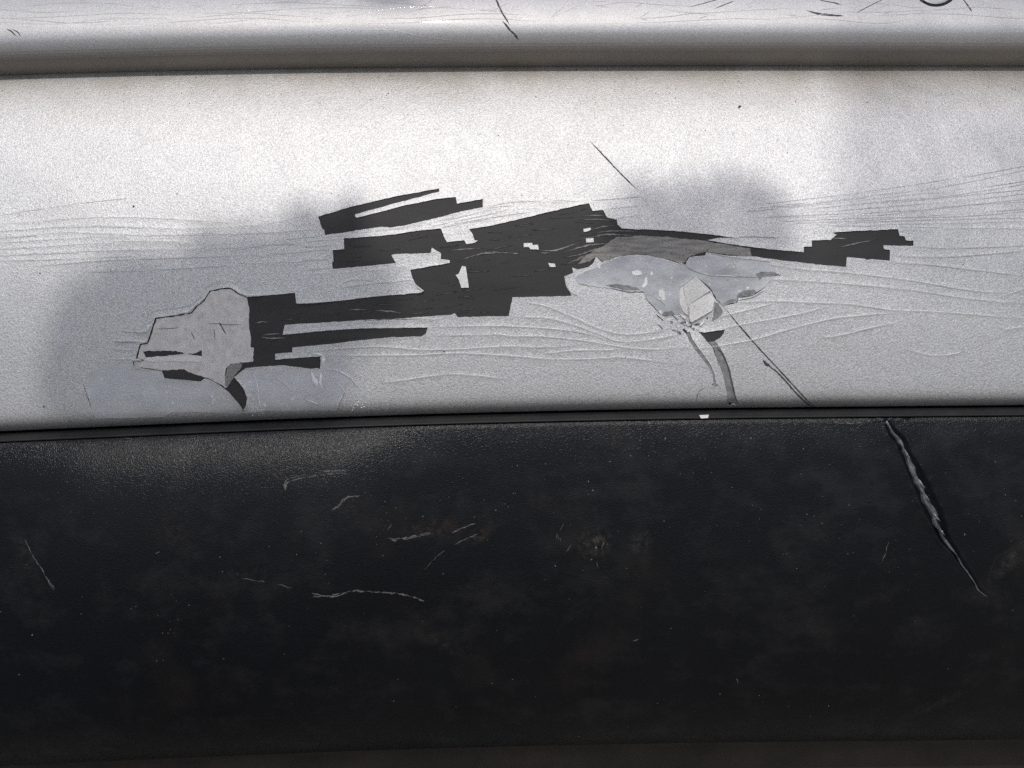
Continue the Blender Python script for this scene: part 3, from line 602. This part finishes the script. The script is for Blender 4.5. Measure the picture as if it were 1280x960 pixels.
# streaks dragged over the bare plastic
st = [D(p) for p in ([(60, 520), (130, 490), (220, 465), (340, 455), (420, 460), (480, 450)], [(0, 445), (120, 432), (240, 428)], [(600, 445), (700, 442), (740, 435), (830, 405), (900, 395)], [(750, 465), (850, 430), (950, 405), (1080, 395), (1140, 400)],
      [(860, 375), (960, 352), (1080, 335), (1280, 345)], [(880, 240), (960, 235), (1060, 240), (1110, 250)], [(890, 215), (980, 208), (1060, 215)], [(940, 310), (1020, 285), (1120, 275)], [(780, 540), (860, 500), (930, 470), (1000, 455)], [(770, 490), (880, 470), (1000, 430), (1120, 420)], [(820, 520), (900, 490), (985, 450)],
      [(960, 330), (1060, 315), (1180, 312), (1280, 318)], [(420, 470), (450, 460), (480, 462)], [(610, 455), (650, 460), (690, 455)])]
st += [B(p) for p in ([(690, 255), (780, 250), (890, 250)], [(130, 425), (220, 412), (280, 412)], [(90, 345), (150, 330), (200, 340)], [(120, 430), (200, 440), (330, 440)], [(900, 255), (1000, 262), (1080, 275)])]
st += [Fz(p) for p in ([(690, 188), (740, 186), (790, 190)], [(720, 245), (850, 215), (980, 190)])]
for p in st: on_bumper('paint_streak', [(p, rng.uniform(1.0, 1.9), 0.0001)], M_streak, -0.0003, jit=0.8, taper=(0.4, 0.5))
# fine drag marks in the bare plastic
M_drag = plain('scuffed_plastic', (0.05, 0.048, 0.046), (0.10, 0.096, 0.092), 150, 0.6)
k = 0
while k < 60:
    a = np.array([rng.uniform(330, 760), rng.uniform(265, 450)]); L = rng.uniform(8, 34); th = rng.normal(0.10, 0.07)
    q = np.array([a, a + [L * 0.5, -L * 0.5 * math.sin(th)], a + [L, -L * math.sin(th)]])
    if not (inside(hole_main, q).all() and seg_dist(q, [hole_main]).min() > 2.5): continue
    k += 1; on_bumper('drag_mark', [(q, rng.uniform(0.5, 1.0), 0.00003)], M_drag, -0.00034, jit=0.7)
# flaking ragged white crumbs at the lower left, dirt specks
cr = []
for cu, cv, n, sx, sy in ((393, 470, 60, 3.5, 16), (316, 495, 50, 3, 18), (320, 512, 30, 10, 4), (395, 452, 26, 4, 4), (250, 460, 30, 60, 30), (445, 507, 25, 8, 5), (240, 380, 130, 95, 45), (800, 345, 26, 18, 8), (905, 330, 12, 22, 8)):
    for _ in range(n):
        c = (cu + rng.normal(0, sx * 0.6), cv + rng.normal(0, sy * 0.6)); L = rng.uniform(0.6, 1.7)
        a = rng.uniform(0, 6.28, 5); a.sort(); q = np.array([c]) + np.stack([np.cos(a) * L, np.sin(a) * L * 0.7], 1)
        if seg_dist(np.array([c]), [hole_main])[0] < 1.5 or inside(hole_main, np.array([c]))[0]: continue
        P = np.vstack([lay(y_mid, q, 0.0001), lay(y_mid, [c], 0.0005)]); cr.append((P, [(i, (i + 1) % 5, 5) for i in range(5)]))
mesh_obj('paint_crumbs', *merge(cr), M_flake, bumper, False, 'pale crumbs of flaked paint', 'stuff')
dk = []
for i in range(170):
    c = (rng.uniform(-10, 1290), rng.choice([rng.uniform(95, 500), rng.uniform(92, 130)])); L = rng.uniform(0.5, 1.1) if i > 6 else 1.6
    if i < 7: c = [(925, 134), (221, 242), (167, 258), (50, 342), (55, 508), (555, 439), (782, 447)][i]; L = [3.2, 1.4, 1.7, 1.4, 1.6, 1.8, 1.3][i]
    if inside(hole_main, np.array([c]))[0]: continue
    a = np.sort(rng.uniform(0, 6.28, 6)); q = np.array([c]) + np.stack([np.cos(a), np.sin(a)], 1) * L * rng.uniform(0.6, 1.1, (6, 1))
    P = np.vstack([lay(y_mid, q, 0.00005), lay(y_mid, [c], 0.0003)]); dk.append((P, [(k, (k + 1) % 6, 6) for k in range(6)]))
mesh_obj('dirt_specks', *merge(dk), M_dark, bumper, False, 'tiny dark dirt specks on the silver paint', 'stuff')
# dark plate added behind both seams against light leaks
P = []
def boxmesh(x0, x1, y0, y1, z0, z1):
    v = [(x, y, z) for x in (x0, x1) for y in (y0, y1) for z in (z0, z1)]
    return v, [(0, 1, 3, 2), (4, 6, 7, 5), (0, 4, 5, 1), (2, 3, 7, 6), (0, 2, 6, 4), (1, 5, 7, 3)]

# ------------------------------------------------------------------ lower trim
trim = thing('bumper_cover', (0, 0, 0.30), 'black grained plastic lower bumper cover with a deep diagonal gouge', 'bumper cover')
gouge = T_g = Z(1080, 500, 6.4)([(178, 170), (205, 215), (240, 270), (300, 340), (320, 390), (360, 480), (420, 600), (470, 710), (530, 850), (580, 950)]) + Z(1080, 620, 6.4)([(605, 245), (650, 350), (720, 440), (790, 550), (850, 635), (890, 700), (915, 750), (985, 800)])
gl = smooth_line(gouge, 2.0); gs = np.linspace(0, 1, len(gl))
gw = np.interp(gs, [0, 0.08, 0.2, 0.35, 0.5, 0.62, 0.72, 0.85, 0.95, 1], [3.0, 5.5, 6.0, 8.2, 9.0, 6.5, 4.0, 3.0, 3.2, 1.4])
def gouge_h(q):
    d = np.full(len(q), 1e9); ws = np.ones(len(q)); sgn = np.zeros(len(q)); sarr = np.zeros(len(q))
    near = np.where((q[:, 0] > 1080) & (q[:, 0] < 1260) & (q[:, 1] < 780))[0]
    x = q[near]; dd = np.hypot(x[:, None, 0] - gl[None, :, 0], x[:, None, 1] - gl[None, :, 1]); k = dd.argmin(1)
    t = np.gradient(gl, axis=0)
    d[near] = dd.min(1); ws[near] = gw[k]; sgn[near] = np.sign((x[:, 0] - gl[k, 0]) * -t[k, 1] + (x[:, 1] - gl[k, 1]) * t[k, 0]); sarr[near] = gs[k]
    r = d / ws
    h = -0.0022 * np.clip(ws / 7, 0.3, 1) * np.clip(1.15 - r, 0, 1) ** 0.7
    tw = 0
    lip = 0.0007 * np.exp(-((r - 1.45) / 0.38) ** 2) * np.where(sgn < 0, 1.0, 0.6) * np.clip(ws / 6, 0.3, 1) * (0.75 + 0.25 * np.sin(sarr * 90))
    return np.where(d < 40, h + tw + lip, 0)
lrow = lambda u, w: vbot(u) + (w - 525)
uu = np.arange(U0, U1 + 1, 14.0)
# narrow top ledge, then a bead, then the broad face
swept('top_ledge', y_low, [525.8, 526.8, 528.5, 531, 533.5], U0, U1, 10, M_lip, trim, head=[(0.003, 0.0002), (0.06, -0.001)], tail=[(0.0012, -0.0002), (0.006, -0.0003)], off=0.0, label='narrow grey ledge along the top of the black trim')
tface_top = 535.0
outer_t = np.vstack([np.stack([uu, lrow(uu, tface_top)], 1), np.stack([uu[::-1], lrow(uu[::-1], 938.0)], 1)])
gt = np.vstack([np.stack([uu + 7 * (i % 2), lrow(uu, w)], 1) for i, w in enumerate(np.concatenate([[536, 537.5, 539, 541, 544], np.arange(548, 620, 6), np.arange(620, 900, 12), np.arange(900, 938, 4)]))])
gd = grid(1085, 1250, 520, 765, 1.6, 1.6); gdd = np.hypot(gd[:, None, 0] - gl[None, ::3, 0], gd[:, None, 1] - gl[None, ::3, 1]).min(1)
face = sheet('trim_face', y_low, outer_t, [], np.vstack([gt, gd[gdd < 17]]), M_trim, trim, 0.0, 0.0,
             hfun=lambda q: gouge_h(q) + 0.00045 * np.exp(-((wrow(q[:, 0], q[:, 1]) - 537.5) / 1.8) ** 2), label='grained black plastic face')
swept('lower_lip', y_low, [939, 941, 944], U0, U1, 20, M_under, trim, tail=[(0.001, -0.008), (0.004, -0.03), (0.02, -0.04), (0.09, -0.042)], off=-0.0004, label='dark brown lip under the black trim')  # dark brown strip closing the bottom edge
v, f = boxmesh(-0.62, 0.62, 0.145, 0.165, 0.2, 0.78)
mesh_obj('leak_blocking_plate', v, f, M_cavity, bumper, False)  # unseen, added to keep light out of the seams
# torn plastic curling out of the gouge: one ragged ridge and a few slivers, coloured pale for glints
m = len(gl); nt = np.gradient(gl, axis=0); nt /= np.linalg.norm(nt, axis=1)[:, None]; nn = np.stack([-nt[:, 1], nt[:, 0]], 1)
def ragged(sig):
    k = np.hanning(sig); return np.convolve(rng.normal(0, 1, m + sig - 1), k / k.sum() * math.sqrt(sig) * 0.6, mode='valid')
lft = gw * (0.58 + 0.17 * ragged(9)); rgt = gw * (0.44 + 0.20 * ragged(9)); mid_o = gw * (0.08 + 0.34 * ragged(15)); hts = 0.00065 * (0.75 + 0.6 * ragged(9)) * np.clip(gw / 5, 0.35, 1.2)
cols = [(lft, -0.0016), (lft * 0.55 + mid_o * 0.4, -0.0001 + hts * 0.7), (mid_o, hts), (-rgt * 0.5 + mid_o * 0.3, -0.0012 + hts * 0.2), (-rgt, -0.0024)]
P = np.vstack([lay(y_low, gl + nn * np.reshape(o, (-1, 1)), np.broadcast_to(np.asarray(h_), (m,))) for o, h_ in cols])
F = [(a * m + k, a * m + k + 1, (a + 1) * m + k + 1, (a + 1) * m + k) for a in range(4) for k in range(m - 1)]
mesh_obj('torn_ridge', P, F, M_torn, trim, False, 'ragged grey torn plastic standing in the gouge')
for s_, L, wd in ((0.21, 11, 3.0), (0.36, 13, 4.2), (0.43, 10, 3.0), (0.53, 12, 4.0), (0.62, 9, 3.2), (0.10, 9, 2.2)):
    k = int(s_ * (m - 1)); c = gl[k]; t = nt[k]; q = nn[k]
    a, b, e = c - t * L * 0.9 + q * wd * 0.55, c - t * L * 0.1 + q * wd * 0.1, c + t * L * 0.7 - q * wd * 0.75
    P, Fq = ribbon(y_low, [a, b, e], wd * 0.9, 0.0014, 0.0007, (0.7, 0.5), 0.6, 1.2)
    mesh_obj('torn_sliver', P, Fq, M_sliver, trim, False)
# scuffs
def scuff(pts, w, n=1, spread=1.5, label=None, mat=None, keep=0.75):
    parts = []
    for k in range(n):
        c = smooth_line(np.array(pts) + rng.normal(0, spread if k else 0, 2), 2.5); i = 0
        c = c + rng.normal(0, 0.35, c.shape)
        while i < len(c) - 3:
            j = min(len(c) - 1, i + int(rng.integers(3, 9)))
            if rng.random() < keep: parts.append(ribbon(y_low, c[i:j + 1], w * rng.uniform(0.4, 1.15), 0.00006, 0.00012, (0.3, 0.3), 0.7, 2.0))
            i = j
    if parts: mesh_obj('scuff_mark', *merge(parts), mat or M_scuff, trim, label=label)
K1 = Z(0, 520, 2.0); K2 = Z(640, 520, 2.0)
scuff(K1([(712, 188), (722, 165), (760, 155), (810, 146), (868, 143)]), 1.6, 2, 1.6, 'pale hooked scuff near the top ledge')
scuff(K1([(810, 148), (840, 136), (866, 138)]), 1.3)
scuff(K1([(830, 236), (850, 220), (862, 206), (895, 200)]), 1.6, 2, 1.2)
scuff(K1([(955, 302), (985, 308), (1030, 302), (1075, 290)]), 2.2, 2, 1.3, 'pale curved scuff in the middle of the trim')
scuff(K1([(1130, 292), (1160, 278), (1190, 268)]), 1.5, 2, 1.5)
scuff(K1([(1060, 385), (1100, 345), (1150, 315), (1205, 290)]), 1.3)
scuff(K1([(970, 285), (980, 268)]), 1.2)
scuff(K1([(780, 452), (820, 450), (880, 438), (940, 440), (1000, 445), (1040, 455), (1070, 468)]), 1.7, 1, 1, 'long thin bowed scratch', keep=0.95)
scuff(K1([(780, 444), (830, 452), (870, 442)]), 1.6, 2, 1.0)
scuff(K1([(585, 402), (630, 410), (690, 420), (735, 432)]), 1.4, 1, keep=0.6)
scuff(K1([(60, 305), (80, 345), (105, 385), (135, 435)]), 1.5, 1, 1, 'short slanting scratch at the left', keep=0.9)
scuff(K1([(118, 408), (128, 420), (138, 432)]), 2.4)
scuff(K1([(470, 300), (478, 312), (484, 318)]), 1.5); scuff(K1([(388, 345), (400, 338)]), 1.2)
for _ in range(16):
    a = np.array([840 + rng.normal(0, 12), 688 + rng.normal(0, 12)] if _ % 3 else [795 + rng.normal(0, 7), 680 + rng.normal(0, 9)]) - [95, 0]
    th = rng.uniform(0.9, 2.2); L = rng.uniform(3, 12); scuff([a, a + [L * 0.5 * math.cos(th), -L * 0.5 * math.sin(th)], a + [L * math.cos(th), -L * math.sin(th)]], 0.9, 1, keep=0.85)
scuff(K2([(1190, 430), (1195, 395), (1215, 355), (1245, 335), (1285, 315)]), 2.6, 3, 1.6, 'pale curved rub mark at the right edge', M_lip, 0.8)
scuff(K2([(920, 380), (932, 345), (942, 315)]), 1.1); scuff(K2([(1020, 738), (1045, 720), (1075, 700)]), 1.2, 2, 1.5, None, M_lip)
scuff(K2([(800, 14), (850, 16), (900, 12), (935, 16)]), 1.8, 2, 0.8, 'frayed ledge above the gouge')
scuff(K2([(302, 563), (315, 558)]), 1.3); scuff(K2([(560, 655), (566, 668)]), 1.6)
sp_ = []
cl = [(rng.uniform(0, 1280), 560 + 340 * rng.random() ** 1.4, rng.uniform(12, 70)) for _ in range(22)]
for i in range(300):
    k = cl[i % 22]; c = (k[0] + rng.normal(0, k[2]), np.clip(k[1] + rng.normal(0, k[2] * 0.7), 548, 930)) if i % 4 else (rng.uniform(-10, 1290), 545 + 385 * rng.random() ** 1.5); L = rng.uniform(0.35, 0.8) * (1.6 if rng.random() < 0.08 else 1)
    a = np.sort(rng.uniform(0, 6.28, 5)); q = np.array([c]) + np.stack([np.cos(a), np.sin(a)], 1) * L
    P = np.vstack([lay(y_low, q, 0.00003), lay(y_low, [c], 0.0002)]); sp_.append((P, [(k, (k + 1) % 5, 5) for k in range(5)]))
mesh_obj('dust_specks', *merge(sp_), M_dust, trim, False, 'tiny pale dust specks on the black plastic', 'stuff')
mesh_obj('paint_fleck', *merge([(lay(y_low, [(874, 519.5), (886, 519), (885, 523), (876, 523.5)], [0.0004] * 4), [(0, 1, 2, 3)])]), M_primer, trim, False, 'white fleck on the ledge')

# ------------------------------------------------------------------ made-up tree out of view: leaves placed to shade parts of the bumper
M_leaf = plain('leaf', (0.030, 0.055, 0.016), (0.06, 0.10, 0.03), 30, 0.55)
M_bark = plain('bark', (0.06, 0.05, 0.04), (0.13, 0.11, 0.09), 60, 0.9, (90, 0.8, 0.003), stretch=(1, 1, 0.3))
tree = thing('added_shade_tree', (-1.5, -1.9, 0), 'added unseen leafy tree that shades the bumper paint', 'tree')
SD = np.array(sun_dir)
shade = [([(45, 440), (68, 372), (105, 338), (210, 308), (320, 280), (420, 250), (470, 258), (455, 310), (500, 345), (520, 385), (450, 420), (445, 470), (435, 528), (60, 536)], 1.0),
         ([(755, 255), (800, 218), (900, 206), (985, 224), (1012, 260), (1005, 300), (985, 340), (900, 350), (800, 345), (745, 320)], 0.9),
         ([(1040, -90), (1480, -90), (1480, 350), (1300, 390), (1150, 350), (1040, 330)], 0.8)]
def leaf(c, size, n=6):
    a = rng.normal(0, 1, 3) * 0.45 + SD; a /= np.linalg.norm(a)              # leaves turn their faces roughly to the light
    t = np.cross(a, rng.normal(0, 1, 3)); t /= np.linalg.norm(t); b = np.cross(a, t)
    P = [c - t * size * 0.5, c - t * size * 0.2 + b * size * 0.26, c + t * size * 0.15 + b * size * 0.24, c + t * size * 0.55, c + t * size * 0.15 - b * size * 0.24, c - t * size * 0.2 - b * size * 0.26]
    m = c + a * -0.004
    return np.array(P + [m]), [(i, (i + 1) % 6, 6) for i in range(6)]
lv, twigs = [], []
for poly, dens in shade:
    p = np.array(poly, float); q = rng.uniform(p.min(0), p.max(0), (6000, 2)); q = q[inside(p, q)]
    e = seg_dist(q, [p]); keep = []
    for k in range(len(q)):
        if e[k] < {1.0: 17, 0.9: 14, 0.8: 12}[dens]: continue
        gap = {1.0: 19, 0.9: 17, 0.8: 21}[dens]
        if all(np.hypot(*(q[k] - z)) > gap for z in keep): keep.append(q[k])
    for z in keep:
        c = point(y_mid, [z])[0] + SD * (rng.uniform(1.9, 2.3) if dens == 1.0 else rng.uniform(2.0, 2.6) if dens == 0.9 else rng.uniform(3.2, 3.8))
        lv.append(leaf(c, rng.uniform(0.030, 0.038) if dens == 1.0 else rng.uniform(0.0165, 0.0205) if dens == 0.9 else rng.uniform(0.0155, 0.0185)))
lit = 0
plane = point(y_mid, [(640, 300)])[0]
for k in range(2600):                                                          # the rest of the crown, clear of the lit paint
    c = np.array([-1.15, -1.75, 2.45]) + rng.normal(0, 1, 3) * [0.55, 0.45, 0.32]
    h = c - SD * ((c[1] - plane[1]) / SD[1])                                    # where its shadow meets the panel
    if -0.45 < h[0] < 0.45 and 0.15 < h[2] < 0.85: continue
    lv.append(leaf(c, rng.uniform(0.05, 0.08)))
mesh_obj('crown', *merge(lv), M_leaf, tree, False)
def tube(pts, r0, r1, n=8):
    p = np.array(pts, float); V, F = [], []
    for i, c in enumerate(p):
        t = p[min(i + 1, len(p) - 1)] - p[max(i - 1, 0)]; t /= np.linalg.norm(t)
        x = np.cross(t, [0.3, 0.9, 0.2]); x /= np.linalg.norm(x); y = np.cross(t, x); r = r0 + (r1 - r0) * i / (len(p) - 1)
        V += [c + r * (math.cos(6.2832 * k / n) * x + math.sin(6.2832 * k / n) * y) for k in range(n)]
    for i in range(len(p) - 1): F += [(i * n + k, i * n + (k + 1) % n, (i + 1) * n + (k + 1) % n, (i + 1) * n + k) for k in range(n)]
    return V, F
mesh_obj('trunk', *tube([(-1.5, -1.9, -0.02), (-1.48, -1.88, 0.8), (-1.42, -1.86, 1.5), (-1.3, -1.8, 2.2), (-1.2, -1.75, 2.7)], 0.075, 0.02), M_bark, tree)
for z, d, st in (((250, 400), 2.1, 2.2), ((880, 300), 2.4, 2.5), ((1250, 150), 3.9, 2.7)):
    e = point(y_mid, [z])[0]; e1, e2 = e + SD * d, e + SD * (d + 0.7); b = np.array([-1.3, -1.8, st])
    up = b + [0.12, -0.05, 1.3]
    mesh_obj('limb', *tube([b, up, up + (e2 - up) * 0.15 + [0, 0, 0.35]], 0.02, 0.004, 6), M_bark, tree)
    mesh_obj('twig', *tube([up + (e2 - up) * 0.15 + [0, 0, 0.35], up + (e2 - up) * 0.6 + [0, 0, 0.3], e2, e1], 0.0013, 0.0008, 6), M_bark, tree)
